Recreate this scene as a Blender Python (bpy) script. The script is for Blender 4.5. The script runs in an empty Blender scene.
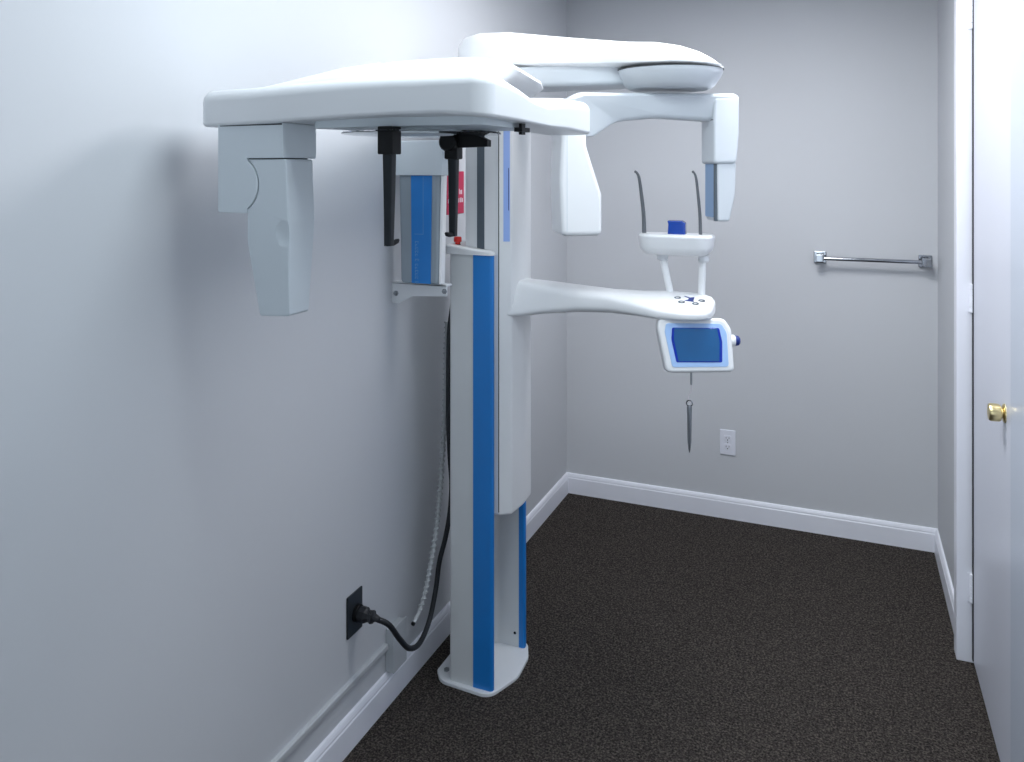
import bpy, bmesh, math, random
from mathutils import Vector, Matrix
random.seed(7)
PI = math.pi
scene = bpy.context.scene
COL = scene.collection

# ---------------------------------------------------------------- camera, world, light
cam_d = bpy.data.cameras.new('camera')
cam = bpy.data.objects.new('camera', cam_d)
COL.objects.link(cam)
cam.location = (1.259, 0.0, 1.60)
cam.rotation_euler = (math.radians(90), 0, math.radians(22.416))
cam_d.sensor_width = 36.0
cam_d.lens = 36.0 * 800 / 1024
cam_d.shift_y = -213 / 1024
cam_d.clip_start = 0.02
scene.camera = cam

world = bpy.data.worlds.new('world')
scene.world = world
world.use_nodes = True
world.node_tree.nodes['Background'].inputs[0].default_value = (0.70, 0.80, 1.0, 1)
world.node_tree.nodes['Background'].inputs[1].default_value = 0.03

def area_light(name, loc, sx, sy, power, color, rot=(0, 0, 0)):
    l = bpy.data.lights.new(name, 'AREA')
    l.shape = 'RECTANGLE'; l.size = sx; l.size_y = sy
    l.energy = power; l.color = color
    o = bpy.data.objects.new(name, l)
    o.location = loc; o.rotation_euler = rot
    COL.objects.link(o)
    return o
# fluorescent ceiling panel, just in front of the upper edge of the picture
area_light('ceiling_panel_light', (0.88, 1.26, 2.40), 0.56, 0.56, 12.0, (0.83, 0.935, 1.0))
# the second ceiling panel, over the far half of the room
area_light('ceiling_panel_light', (0.98, 2.36, 2.40), 0.56, 0.56, 23.5, (0.97, 0.975, 1.0))
# added fill light behind the camera, lifts the surfaces facing the viewer
area_light('front_fill_light', (0.95, -1.10, 1.15), 0.85, 1.9, 9.5, (0.78, 0.89, 1.0), (math.radians(90), 0, 0))

scene.view_settings.view_transform = 'Standard'
scene.view_settings.look = 'None'
scene.view_settings.gamma = 1.0
scene.view_settings.use_curve_mapping = False
scene.view_settings.exposure = 0.0

# ---------------------------------------------------------------- materials
def new_mat(name, color, rough=0.5, metal=0.0, noise=None, bump=None, trans=0.0, coat=0.0, emis=None, spec=None):
    m = bpy.data.materials.new(name)
    m.use_nodes = True
    nt = m.node_tree
    b = nt.nodes['Principled BSDF']
    b.inputs['Base Color'].default_value = (*color, 1)
    b.inputs['Roughness'].default_value = rough
    b.inputs['Metallic'].default_value = metal
    if trans: b.inputs['Transmission Weight'].default_value = trans
    if coat:
        b.inputs['Coat Weight'].default_value = coat
        b.inputs['Coat Roughness'].default_value = 0.1
    if spec is not None: b.inputs['Specular IOR Level'].default_value = spec
    if emis:
        b.inputs['Emission Color'].default_value = (*emis[0], 1)
        b.inputs['Emission Strength'].default_value = emis[1]
    tc = nt.nodes.new('ShaderNodeTexCoord')
    if noise:                                   # (scale, amount): soft colour variation
        n = nt.nodes.new('ShaderNodeTexNoise'); n.inputs['Scale'].default_value = noise[0]
        n.inputs['Detail'].default_value = 5
        nt.links.new(tc.outputs['Object'], n.inputs['Vector'])
        r = nt.nodes.new('ShaderNodeValToRGB')
        a = noise[1]
        r.color_ramp.elements[0].position = 0.3; r.color_ramp.elements[1].position = 0.7
        r.color_ramp.elements[0].color = (*[max(0, c * (1 - a)) for c in color], 1)
        r.color_ramp.elements[1].color = (*[min(1, c * (1 + a)) for c in color], 1)
        nt.links.new(n.outputs['Fac'], r.inputs['Fac'])
        nt.links.new(r.outputs['Color'], b.inputs['Base Color'])
    if bump:                                    # (scale, strength, distance)
        n = nt.nodes.new('ShaderNodeTexNoise'); n.inputs['Scale'].default_value = bump[0]
        n.inputs['Detail'].default_value = 3
        nt.links.new(tc.outputs['Object'], n.inputs['Vector'])
        bp = nt.nodes.new('ShaderNodeBump')
        bp.inputs['Strength'].default_value = bump[1]; bp.inputs['Distance'].default_value = bump[2]
        nt.links.new(n.outputs['Fac'], bp.inputs['Height'])
        nt.links.new(bp.outputs['Normal'], b.inputs['Normal'])
    return m

def carpet_mat():
    m = new_mat('carpet', (0.03, 0.026, 0.024), 0.95, spec=0.1)
    nt = m.node_tree; b = nt.nodes['Principled BSDF']
    tc = nt.nodes.new('ShaderNodeTexCoord')
    v = nt.nodes.new('ShaderNodeTexVoronoi'); v.inputs['Scale'].default_value = 190
    n = nt.nodes.new('ShaderNodeTexNoise'); n.inputs['Scale'].default_value = 165; n.inputs['Detail'].default_value = 6
    n.inputs['Roughness'].default_value = 0.7
    for t in (v, n): nt.links.new(tc.outputs['Object'], t.inputs['Vector'])
    r = nt.nodes.new('ShaderNodeValToRGB')
    e = r.color_ramp.elements
    e[0].position = 0.36; e[0].color = (0.009, 0.0082, 0.0077, 1)
    e[1].position = 0.66; e[1].color = (0.150, 0.129, 0.114, 1)
    mid = e.new(0.5); mid.color = (0.048, 0.0415, 0.037, 1)
    nt.links.new(n.outputs['Fac'], r.inputs['Fac'])
    nt.links.new(r.outputs['Color'], b.inputs['Base Color'])
    mx = nt.nodes.new('ShaderNodeMath'); mx.operation = 'ADD'
    nt.links.new(v.outputs['Distance'], mx.inputs[0]); nt.links.new(n.outputs['Fac'], mx.inputs[1])
    bp = nt.nodes.new('ShaderNodeBump'); bp.inputs['Strength'].default_value = 0.7; bp.inputs['Distance'].default_value = 0.006
    nt.links.new(mx.outputs[0], bp.inputs['Height'])
    nt.links.new(bp.outputs['Normal'], b.inputs['Normal'])
    return m

M = {}
M['wall'] = new_mat('wall_paint', (0.600, 0.618, 0.648), 0.6, noise=(1.3, 0.015), bump=(260, 0.06, 0.001))
M['ceiling'] = new_mat('ceiling_paint', (0.80, 0.81, 0.82), 0.9, bump=(150, 0.2, 0.002))
M['carpet'] = carpet_mat()
M['trim'] = new_mat('trim_gloss_paint', (0.86, 0.88, 0.95), 0.32, noise=(8, 0.012))
M['door'] = new_mat('door_paint', (0.69, 0.715, 0.80), 0.28, noise=(2, 0.012), bump=(90, 0.03, 0.001))
M['leaf'] = new_mat('second_leaf_paint', (0.56, 0.61, 0.70), 0.3, noise=(2, 0.012))
M['white'] = new_mat('white_plastic', (0.80, 0.82, 0.84), 0.34, noise=(6, 0.008))
M['whitebright'] = new_mat('bright_white_plastic', (0.88, 0.89, 0.90), 0.3, noise=(6, 0.006))
M['shadedwhite'] = new_mat('shaded_white_plastic', (0.66, 0.70, 0.735), 0.4, noise=(6, 0.008))  # the white plastic with the shade under the shelf arm put into its colour
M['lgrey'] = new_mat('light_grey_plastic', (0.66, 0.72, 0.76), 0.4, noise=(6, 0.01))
M['grey'] = new_mat('grey_plastic', (0.33, 0.385, 0.43), 0.45, noise=(6, 0.015))
M['colgrey'] = new_mat('column_grey_white', (0.74, 0.76, 0.765), 0.42, noise=(5, 0.01))
M['blue'] = new_mat('blue_plastic', (0.014, 0.225, 0.66), 0.35, noise=(4, 0.02))
M['paleblue'] = new_mat('pale_blue_strip', (0.36, 0.52, 0.95), 0.3, noise=(4, 0.02))
M['dblue'] = new_mat('dark_blue_plastic', (0.012, 0.035, 0.22), 0.3, noise=(6, 0.02))
M['cobalt'] = new_mat('cobalt_plastic', (0.01, 0.06, 0.36), 0.25, noise=(6, 0.02))
M['bezel'] = new_mat('pale_blue_bezel', (0.42, 0.62, 0.95), 0.35, noise=(6, 0.01))
M['window'] = new_mat('sensor_window_blue', (0.25, 0.40, 0.62), 0.3, noise=(6, 0.02))
M['screen'] = new_mat('screen_glass', (0.008, 0.115, 0.32), 0.15, noise=(12, 0.05), coat=0.4)
M['screenedge'] = new_mat('screen_edge_blue', (0.0, 0.03, 0.42), 0.25, noise=(6, 0.02))
M['black'] = new_mat('black_plastic', (0.004, 0.0045, 0.0055), 0.5, noise=(9, 0.05), spec=0.25)
M['dgrey'] = new_mat('dark_grey_carbon', (0.009, 0.013, 0.017), 0.45, noise=(9, 0.05), spec=0.3)
M['slot'] = new_mat('slot_grey', (0.105, 0.13, 0.155), 0.5, noise=(9, 0.03))
M['seam'] = new_mat('seam_shadow_gap', (0.03, 0.035, 0.04), 0.7, noise=(9, 0.03))
M['chrome'] = new_mat('brushed_chrome', (0.42, 0.44, 0.47), 0.12, 1.0, noise=(20, 0.05))
M['steel'] = new_mat('dull_steel', (0.34, 0.36, 0.38), 0.35, 1.0, noise=(20, 0.05))
M['temple'] = new_mat('graphite_grey', (0.13, 0.14, 0.155), 0.4, noise=(20, 0.05))
M['brass'] = new_mat('polished_brass', (0.80, 0.67, 0.36), 0.28, 1.0, noise=(25, 0.06))
M['red'] = new_mat('red_plastic', (0.75, 0.03, 0.02), 0.35, noise=(9, 0.03))
M['sign'] = new_mat('crimson_sign', (0.52, 0.015, 0.075), 0.5, noise=(9, 0.03))
M['print'] = new_mat('white_print', (0.78, 0.74, 0.78), 0.6, noise=(9, 0.02))
M['faintprint'] = new_mat('pale_blue_print', (0.13, 0.36, 0.68), 0.5, noise=(9, 0.02))
M['outlet'] = new_mat('outlet_plastic', (0.80, 0.82, 0.90), 0.35, noise=(9, 0.02))
M['darkplate'] = new_mat('dark_outlet_plate', (0.022, 0.028, 0.034), 0.35, noise=(9, 0.05))
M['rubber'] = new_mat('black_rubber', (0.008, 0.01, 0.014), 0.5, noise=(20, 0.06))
M['spiral'] = new_mat('white_spiral_wrap', (0.44, 0.46, 0.47), 0.5, noise=(20, 0.04))
M['raceway'] = new_mat('painted_raceway', (0.52, 0.545, 0.57), 0.45, noise=(6, 0.02))
M['lamp'] = new_mat('lamp_diffuser', (0.9, 0.9, 0.9), 0.5, emis=((0.93, 0.97, 1.0), 2.0), noise=(9, 0.01))

def clear_mat():
    m = bpy.data.materials.new('clear_acrylic'); m.use_nodes = True
    nt = m.node_tree; b = nt.nodes['Principled BSDF']
    b.inputs['Base Color'].default_value = (0.93, 0.96, 0.98, 1)
    b.inputs['Roughness'].default_value = 0.03
    b.inputs['IOR'].default_value = 1.2
    b.inputs['Transmission Weight'].default_value = 1.0
    return m
M['clear'] = clear_mat()

# ---------------------------------------------------------------- mesh helpers (all in world metres)
WLOC = {}
def finish(name, bm, mat, parent=None, smooth=True, angle=35, label=None):
    me = bpy.data.meshes.new(name)
    bmesh.ops.recalc_face_normals(bm, faces=bm.faces[:])
    lo = Vector((1e9,) * 3); hi = Vector((-1e9,) * 3)
    for v in bm.verts:
        for i in range(3):
            lo[i] = min(lo[i], v.co[i]); hi[i] = max(hi[i], v.co[i])
    c = Vector(((lo.x + hi.x) / 2, (lo.y + hi.y) / 2, lo.z))
    for v in bm.verts: v.co -= c
    for f in bm.faces: f.smooth = smooth
    bm.to_mesh(me); bm.free()
    if smooth: me.set_sharp_from_angle(angle=math.radians(angle))
    me.materials.append(M[mat])
    o = bpy.data.objects.new(name, me)
    COL.objects.link(o)
    WLOC[o] = c
    if parent is not None:
        o.parent = parent
        o.location = c - WLOC[parent]
    else:
        o.location = c
    if smooth:
        w = o.modifiers.new('weighted_normals', 'WEIGHTED_NORMAL'); w.keep_sharp = True
    if label: o['label'] = label
    return o

def thing(name, loc, label, cat, group=None):
    o = bpy.data.objects.new(name, None)
    COL.objects.link(o); o.location = loc; o.empty_display_size = 0.05
    WLOC[o] = Vector(loc)
    return tag(o, label, cat, group)

def tag(o, label, cat, group=None):
    o['label'] = label; o['category'] = cat
    if group: o['group'] = group
    return o

def structure(o, label):
    o['kind'] = 'structure'; o['label'] = label
    return o

def box(bm, x0, x1, y0, y1, z0, z1, mat=None):
    vs = [bm.verts.new((x, y, z)) for x in (x0, x1) for y in (y0, y1) for z in (z0, z1)]
    for a in ((0, 1, 3, 2), (4, 6, 7, 5), (0, 4, 5, 1), (2, 3, 7, 6), (0, 2, 6, 4), (1, 5, 7, 3)):
        bm.faces.new([vs[i] for i in a])
    if mat is not None:
        for v in vs: v.co = mat @ v.co
    return vs

def bevbox(x0, x1, y0, y1, z0, z1, r=0.004, seg=2, mat=None):
    bm = bmesh.new(); box(bm, x0, x1, y0, y1, z0, z1)
    bmesh.ops.bevel(bm, geom=bm.edges[:], offset=r, segments=seg, profile=0.5, affect='EDGES')
    if mat is not None: bmesh.ops.transform(bm, matrix=mat, verts=bm.verts[:])
    return bm

def fillet(pts, n=6):
    """pts: (x, y, r) corner list, returns a rounded outline"""
    out = []
    N = len(pts)
    for i in range(N):
        p = Vector(pts[i][:2]); a = Vector(pts[i - 1][:2]); b = Vector(pts[(i + 1) % N][:2]); r = pts[i][2]
        if r <= 0: out.append((p.x, p.y)); continue
        u = (a - p).normalized(); v = (b - p).normalized()
        ang = u.angle(v)
        t = min(r / math.tan(ang / 2), (a - p).length * 0.49, (b - p).length * 0.49)
        rr = t * math.tan(ang / 2)
        cdir = (u + v).normalized(); c = p + cdir * (rr / math.sin(ang / 2))
        s = p + u * t - c; e = p + v * t - c
        a0 = math.atan2(s.y, s.x); a1 = math.atan2(e.y, e.x)
        d = (a1 - a0 + PI) % (2 * PI) - PI
        for k in range(n + 1):
            q = a0 + d * k / n
            out.append((c.x + rr * math.cos(q), c.y + rr * math.sin(q)))
    return out

def area2(o): return sum(o[i - 1][0] * o[i][1] - o[i][0] * o[i - 1][1] for i in range(len(o)))

def inset(o, d):
    N = len(o); res = []
    for i in range(N):
        p = Vector(o[i]); a = p - Vector(o[i - 1]); b = Vector(o[(i + 1) % N]) - p
        if a.length < 1e-7: a = b
        if b.length < 1e-7: b = a
        na = Vector((-a.y, a.x)).normalized(); nb = Vector((-b.y, b.x)).normalized()
        m = (na + nb)
        if m.length < 1e-6: m = na
        m.normalize()
        k = 1 / max(0.35, m.dot(na))
        res.append((p.x + m.x * d * k, p.y + m.y * d * k))
    return res

def rslab(outline, z0, z1, rt=0.004, rb=0.004, seg=4, mat=None, fn=None, taper=0.0):
    """outline extruded from z0 to z1 with rounded top and bottom rims; fn bends the finished verts"""
    if area2(outline) < 0: outline = outline[::-1]
    bm = bmesh.new(); rings = []
    prof = []
    if rb > 0:
        for k in range(seg):
            q = PI / 2 * k / seg
            prof.append((rb * (1 - math.sin(q)), z0 + rb * (1 - math.cos(q))))
    prof.append((0, z0 + rb)); prof.append((0, z1 - rt))
    if rt > 0:
        for k in range(1, seg + 1):
            q = PI / 2 * k / seg
            prof.append((rt * (1 - math.cos(q)), z1 - rt * (1 - math.sin(q))))
    for d, z in prof:
        d2 = d + taper * (z1 - z) / (z1 - z0)
        o = inset(outline, d2) if d2 > 1e-6 else outline
        rings.append([bm.verts.new((x, y, z)) for x, y in o])
    N = len(outline)
    for a, b in zip(rings[:-1], rings[1:]):
        for i in range(N):
            bm.faces.new((a[i - 1], a[i], b[i], b[i - 1]))
    bm.faces.new(rings[0][::-1]); bm.faces.new(rings[-1])
    bmesh.ops.triangulate(bm, faces=[f for f in bm.faces if len(f.verts) > 4])
    if fn:
        for v in bm.verts: v.co = Vector(fn(v.co))
    if mat is not None: bmesh.ops.transform(bm, matrix=mat, verts=bm.verts[:])
    return bm

def circle(cx, cy, r, n=40): return [(cx + r * math.cos(2 * PI * i / n), cy + r * math.sin(2 * PI * i / n)) for i in range(n)]

def lathe(bm, prof, n=24, mat=None):
    """prof: (r, z) from bottom to top around local z"""
    rings = []
    new = []
    for r, z in prof:
        ring = [bm.verts.new((r * math.cos(2 * PI * i / n), r * math.sin(2 * PI * i / n), z)) for i in range(n)]
        rings.append(ring); new += ring
    for a, b in zip(rings[:-1], rings[1:]):
        for i in range(n): bm.faces.new((a[i - 1], a[i], b[i], b[i - 1]))
    bm.faces.new(rings[0][::-1]); bm.faces.new(rings[-1])
    if mat is not None:
        for v in new: v.co = mat @ v.co
    return bm

def axis_mat(p, d):
    """local z to direction d at point p"""
    return Matrix.Translation(Vector(p)) @ Vector(d).to_track_quat('Z', 'Y').to_matrix().to_4x4()

def frames(path):
    out = []
    up = Vector((0.13, 0.2, 0.97))
    for i, p in enumerate(path):
        a = path[max(0, i - 1)]; b = path[min(len(path) - 1, i + 1)]
        t = (Vector(b) - Vector(a)).normalized()
        if i == 0:
            x = t.orthogonal().normalized()
        else:
            x = (px - t * px.dot(t)).normalized()
        px = x
        out.append((Vector(p), x, t.cross(x)))
    return out

def tube(bm, path, r, n=10):
    rr = r if isinstance(r, (list, tuple)) else [r] * len(path)
    rings = []
    for (p, x, y), q in zip(frames(path), rr):
        rings.append([bm.verts.new(p + x * q * math.cos(2 * PI * i / n) + y * q * math.sin(2 * PI * i / n)) for i in range(n)])
    for a, b in zip(rings[:-1], rings[1:]):
        for i in range(n): bm.faces.new((a[i - 1], a[i], b[i], b[i - 1]))
    bm.faces.new(rings[0][::-1]); bm.faces.new(rings[-1])
    return bm

def spline(pts, n=10):
    P = [Vector(p) for p in pts]; P = [2 * P[0] - P[1]] + P + [2 * P[-1] - P[-2]]
    out = []
    for i in range(1, len(P) - 2):
        for k in range(n):
            t = k / n
            out.append(0.5 * ((2 * P[i]) + (P[i + 1] - P[i - 1]) * t + (2 * P[i - 1] - 5 * P[i] + 4 * P[i + 1] - P[i + 2]) * t * t
                              + (3 * P[i] - P[i - 1] - 3 * P[i + 1] + P[i + 2]) * t ** 3))
    out.append(P[-2])
    return out

def loft(secs, n=28, mat=None):
    """secs: (centre, right, up, halfwidth, height up, height down, exponent): superellipse sections"""
    bm = bmesh.new(); rings = []
    for sec in secs:
        c, rt, up, w, hu, hd, ex = sec[:7]; ex2 = sec[7] if len(sec) > 7 else ex
        c = Vector(c); rt = Vector(rt); up = Vector(up); ring = []
        for i in range(n):
            q = 2 * PI * i / n
            cx, sy = math.cos(q), math.sin(q)
            e = ex if sy > 0 else ex2
            a = math.copysign(abs(cx) ** (2 / e), cx); b = math.copysign(abs(sy) ** (2 / e), sy)
            ring.append(bm.verts.new(c + rt * a * w + up * b * (hu if b > 0 else hd)))
        rings.append(ring)
    for a, b in zip(rings[:-1], rings[1:]):
        for i in range(n): bm.faces.new((a[i - 1], a[i], b[i], b[i - 1]))
    bm.faces.new(rings[0][::-1]); bm.faces.new(rings[-1])
    if mat is not None: bmesh.ops.transform(bm, matrix=mat, verts=bm.verts[:])
    return bm

# ---------------------------------------------------------------- the room
XR, YB, ZC, Y0 = 1.628, 3.760, 2.44, -1.20
bm = bmesh.new(); box(bm, -0.1, XR + 0.15, Y0 - 0.1, YB + 0.1, -0.08, 0)
structure(finish('floor', bm, 'carpet', smooth=False), 'dark brown-grey speckled carpet floor')
bm = bmesh.new(); box(bm, -0.1, XR + 0.15, Y0 - 0.1, YB + 0.1, ZC, ZC + 0.08)
structure(finish('ceiling', bm, 'ceiling', smooth=False), 'plain white ceiling above the picture')
bm = bmesh.new(); box(bm, -0.1, 0, Y0 - 0.1, YB + 0.1, 0, ZC)
structure(finish('wall_left', bm, 'wall', smooth=False), 'light grey painted wall behind the x-ray machine')
bm = bmesh.new(); box(bm, 0, XR, YB, YB + 0.1, 0, ZC)
structure(finish('wall_back', bm, 'wall', smooth=False), 'light grey painted back wall with a towel bar')
DY0, DYM, DY1, DH = 1.62, 2.300, 2.957, 2.26
bm = bmesh.new()
box(bm, XR, XR + 0.12, DY1 + 0.012, YB, 0, ZC)
box(bm, XR, XR + 0.12, Y0, DY0 - 0.012, 0, ZC)
box(bm, XR, XR + 0.12, DY0 - 0.012, DY1 + 0.012, DH + 0.012, ZC)
structure(finish('wall_right', bm, 'wall', smooth=False), 'light grey painted wall around the closet doors')
bm = bmesh.new()                                    # wall behind the camera with its open doorway
box(bm, 0, 0.50, Y0 - 0.1, Y0, 0, ZC); box(bm, 1.40, XR, Y0 - 0.1, Y0, 0, ZC); box(bm, 0.50, 1.40, Y0 - 0.1, Y0, 2.1, ZC)
structure(finish('wall_front', bm, 'wall', smooth=False), 'light grey wall with an open doorway behind the viewer')

# baseboards: flat board with an ogee bead along the top
BP = [(0, 0), (0.014, 0), (0.014, 0.074), (0.0115, 0.078), (0.0115, 0.083), (0.009, 0.090), (0.006, 0.095), (0, 0.097)]
def board(name, mp, label):
    bm = bmesh.new()
    A = [bm.verts.new(mp(d, z, 0)) for d, z in BP]; B = [bm.verts.new(mp(d, z, 1)) for d, z in BP]
    n = len(BP)
    for i in range(n): bm.faces.new((A[i - 1], A[i], B[i], B[i - 1]))
    bm.faces.new(A); bm.faces.new(B[::-1])
    return structure(finish(name, bm, 'trim', smooth=False), label)
board('baseboard_left', lambda d, z, e: (d, (Y0, YB - d)[e], z), 'white baseboard along the left wall')
board('baseboard_back', lambda d, z, e: ((d, XR - d)[e], YB - d, z), 'white baseboard along the back wall')
board('baseboard_right', lambda d, z, e: (XR - d, (DY1 + 0.062, YB - d)[e], z), 'short white baseboard between closet door and back wall')

# closet door with casing, in the right wall
XD = 1.650
def casing(name, y0, y1, z0, z1, label):
    return structure(finish(name, bevbox(1.603, XR + 0.06, y0, y1, z0, z1, 0.003), 'trim'), label)
casing('trim_1', DY1, DY1 + 0.062, 0, DH + 0.06, 'white door casing beside the hinges')
casing('trim_2', DY0 - 0.062, DY0, 0, DH + 0.06, 'white door casing at the near side of the closet')
casing('trim_3', DY0, DY1, DH, DH + 0.06, 'white head casing above the closet doors')
door = structure(finish('door_1', bevbox(XD, XD + 0.035, DYM + 0.001, DY1 - 0.016, 0.012, DH - 0.004, 0.002), 'door'),
                 'white flush closet door with three hinges and a brass knob')
structure(finish('door_2', bevbox(XD - 0.006, XD + 0.029, DY0 + 0.004, DYM - 0.001, 0.012, DH - 0.004, 0.002), 'leaf'),
          'pale blue-grey second closet door leaf at the right edge')
finish('gap_shade_strip', bevbox(XD - 0.003, XD + 0.012, DY1 - 0.0165, DY1 - 0.0005, 0.014, DH - 0.006, 0.001, 1), 'rubber', door)  # added black strip, paints the shade line of the hinge-side gap
for z in (2.095, 1.180, 0.245):
    bm = bmesh.new()
    box(bm, XD - 0.016, XD + 0.02, DY1 - 0.0025, DY1 - 0.0005, z - 0.046, z + 0.046)        # leaf on the jamb
    h = finish('hinge', bm, 'trim', door, smooth=False)
    bm = bmesh.new()
    for k in range(5):
        lathe(bm, [(0.0050, -0.046 + k * 0.0186), (0.0062, -0.045 + k * 0.0186), (0.0062, -0.0295 + k * 0.0186), (0.0050, -0.0285 + k * 0.0186)], 12,
              Matrix.Translation((XD - 0.0045, DY1 - 0.0095, z)))
    finish('hinge_knuckle', bm, 'trim', h)
    bm = bmesh.new()
    for dz in (-0.03, 0.03): lathe(bm, [(0.003, 0), (0.003, 0.0008)], 10, axis_mat((XD - 0.0065, DY1 - 0.0026, z + dz), (0, -1, 0)))
    finish('hinge_screw', bm, 'steel', h)
bm = bmesh.new()
km = axis_mat((XD, 2.408, 0.963), (-1, 0, 0))
lathe(bm, [(0.0245, 0), (0.0245, 0.002), (0.021, 0.005), (0.013, 0.006)], 28, km)
kn = finish('knob_rose', bm, 'brass', door)
bm = bmesh.new()
lathe(bm, [(0.012, 0.004), (0.012, 0.008), (0.020, 0.010), (0.0225, 0.014), (0.0230, 0.026), (0.0225, 0.034), (0.0200, 0.0375), (0.012, 0.039), (0.004, 0.0385)], 28, km)
finish('knob', bm, 'brass', door)

# towel bar on the back wall
tb = thing('towel_bar', (1.375, YB, 1.21), 'chrome towel bar with square posts on the back wall', 'towel bar')
for x in (1.170, 1.581):
    p = finish('post', bevbox(x - 0.011, x + 0.011, YB - 0.062, YB - 0.006, 1.199, 1.221, 0.003), 'chrome', tb)
    finish('wall_flange', bevbox(x - 0.026, x + 0.026, YB - 0.012, YB, 1.184, 1.236, 0.004), 'chrome', p)
    finish('end_cap', bevbox(x - 0.017, x + 0.017, YB - 0.072, YB - 0.046, 1.193, 1.227, 0.004), 'chrome', p)
bm = bmesh.new(); tube(bm, [(1.172, YB - 0.058, 1.21), (1.375, YB - 0.058, 1.21), (1.579, YB - 0.058, 1.21)], 0.0085, 16)
finish('bar', bm, 'chrome', tb)

# duplex outlet on the back wall
ot = thing('wall_outlet', (0.775, YB, 0.29), 'white duplex power outlet low on the back wall', 'outlet')
ox, oz = 0.776, 0.346
oc = finish('cover_plate', bevbox(ox - 0.035, ox + 0.035, YB - 0.006, YB, oz - 0.057, oz + 0.057, 0.003), 'outlet', ot)
for dz in (-0.0195, 0.0195):
    f = rslab(fillet([(-0.0165, -0.0135, 0.008), (0.0165, -0.0135, 0.008), (0.0165, 0.0135, 0.008), (-0.0165, 0.0135, 0.008)], 5), 0, 0.0075, 0.001, 0, 2,
              Matrix.Translation((ox, YB, oz + dz)) @ Matrix.Rotation(PI / 2, 4, 'X'))
    s = finish('receptacle', f, 'outlet', ot)
    bm = bmesh.new()
    box(bm, ox - 0.0075, ox - 0.0055, YB - 0.0082, YB - 0.007, oz + dz - 0.002, oz + dz + 0.006)
    box(bm, ox + 0.0055, ox + 0.0075, YB - 0.0082, YB - 0.007, oz + dz - 0.002, oz + dz + 0.006)
    lathe(bm, [(0.0026, 0), (0.0026, 0.0012)], 10, axis_mat((ox, YB - 0.007, oz + dz - 0.0075), (0, -1, 0)))
    finish('slots', bm, 'seam', s, smooth=False)
bm = bmesh.new(); lathe(bm, [(0.003, 0), (0.0028, 0.0012)], 12, axis_mat((ox, YB - 0.006, oz), (0, -1, 0)))
finish('cover_screw', bm, 'steel', ot)

# dark outlet with the machine's plug, on the left wall
lo = thing('wall_outlet', (0, 1.894, 0.303), 'dark grey power outlet plate on left wall with a plug in it', 'outlet')
lp = finish('cover_plate', bevbox(0, 0.006, 1.857, 1.931, 0.303, 0.419, 0.003), 'darkplate', lo)
bm = bmesh.new(); lathe(bm, [(0.0235, 0), (0.0235, 0.010), (0.0215, 0.012)], 24, axis_mat((0.005, 1.900, 0.358), (1, 0, 0)))
finish('receptacle', bm, 'black', lo)

def smooth_cord(name, pts, r, mat, parent, n=12):
    bm = bmesh.new(); tube(bm, spline(pts, n), r, 12)
    return finish(name, bm, mat, parent, angle=60)
pc = thing('power_cord', (0.02, 1.905, 0.358), 'black power cord looping from dark wall outlet up behind the column', 'power cord')
smooth_cord('cord', [(0.068, 1.904, 0.352), (0.095, 1.925, 0.330), (0.105, 1.965, 0.272), (0.105, 2.02, 0.215), (0.100, 2.09, 0.190), (0.092, 2.165, 0.215), (0.088, 2.215, 0.285),
                     (0.092, 2.232, 0.365), (0.106, 2.248, 0.44), (0.116, 2.258, 0.52), (0.119, 2.262, 0.60), (0.119, 2.250, 0.70), (0.119, 2.241, 0.82), (0.119, 2.241, 0.95), (0.119, 2.246, 1.08), (0.119, 2.27, 1.17)],
            0.0078, 'rubber', pc)
bm = bmesh.new()
lathe(bm, [(0.0205, 0.0), (0.0215, 0.004), (0.0215, 0.020), (0.0165, 0.026), (0.0155, 0.034), (0.0185, 0.037), (0.0175, 0.043), (0.011, 0.047), (0.0085, 0.056), (0.006, 0.062)], 8,
      axis_mat((0.0165, 1.900, 0.358), (1, 0.02, -0.05)))
finish('plug', bm, 'rubber', pc, angle=30)

# white spiral-wrapped cable hanging behind the column
sc = thing('spiral_cable', (0.10, 2.05, 0.262), 'white spiral-wrapped cable hanging loose beside the column', 'cable')
cp = spline([(0.085, 2.298, 1.105), (0.085, 2.291, 1.016), (0.085, 2.284, 0.858), (0.085, 2.270, 0.718), (0.085, 2.250, 0.583), (0.085, 2.223, 0.468), (0.085, 2.190, 0.383), (0.085, 2.151, 0.306), (0.085, 2.114, 0.267), (0.085, 2.078, 0.250)], 14)
bm = bmesh.new(); tube(bm, cp, 0.0058, 10)
finish('cable_core', bm, 'spiral', sc, angle=60)
fr = frames(cp); hel = []; L = 0; prev = None
for i in range(len(fr) - 16):
    for k in range(8):
        t = k / 8
        p = fr[i][0].lerp(fr[i + 1][0], t); x = fr[i][1].lerp(fr[i + 1][1], t).normalized(); y = fr[i][2].lerp(fr[i + 1][2], t).normalized()
        if prev is not None: L += (p - prev).length
        prev = p
        q = 2 * PI * L / 0.0165
        hel.append(p + x * 0.0073 * math.cos(q) + y * 0.0073 * math.sin(q))
bm = bmesh.new(); tube(bm, hel, 0.0027, 6)
finish('spiral_wrap', bm, 'spiral', sc, angle=80)
bm = bmesh.new(); tube(bm, [cp[-1] + Vector((0, 0.004, 0.001)), cp[-1] + Vector((0, -0.002, 0))], 0.0062, 10)
finish('cable_end', bm, 'black', sc)

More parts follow.
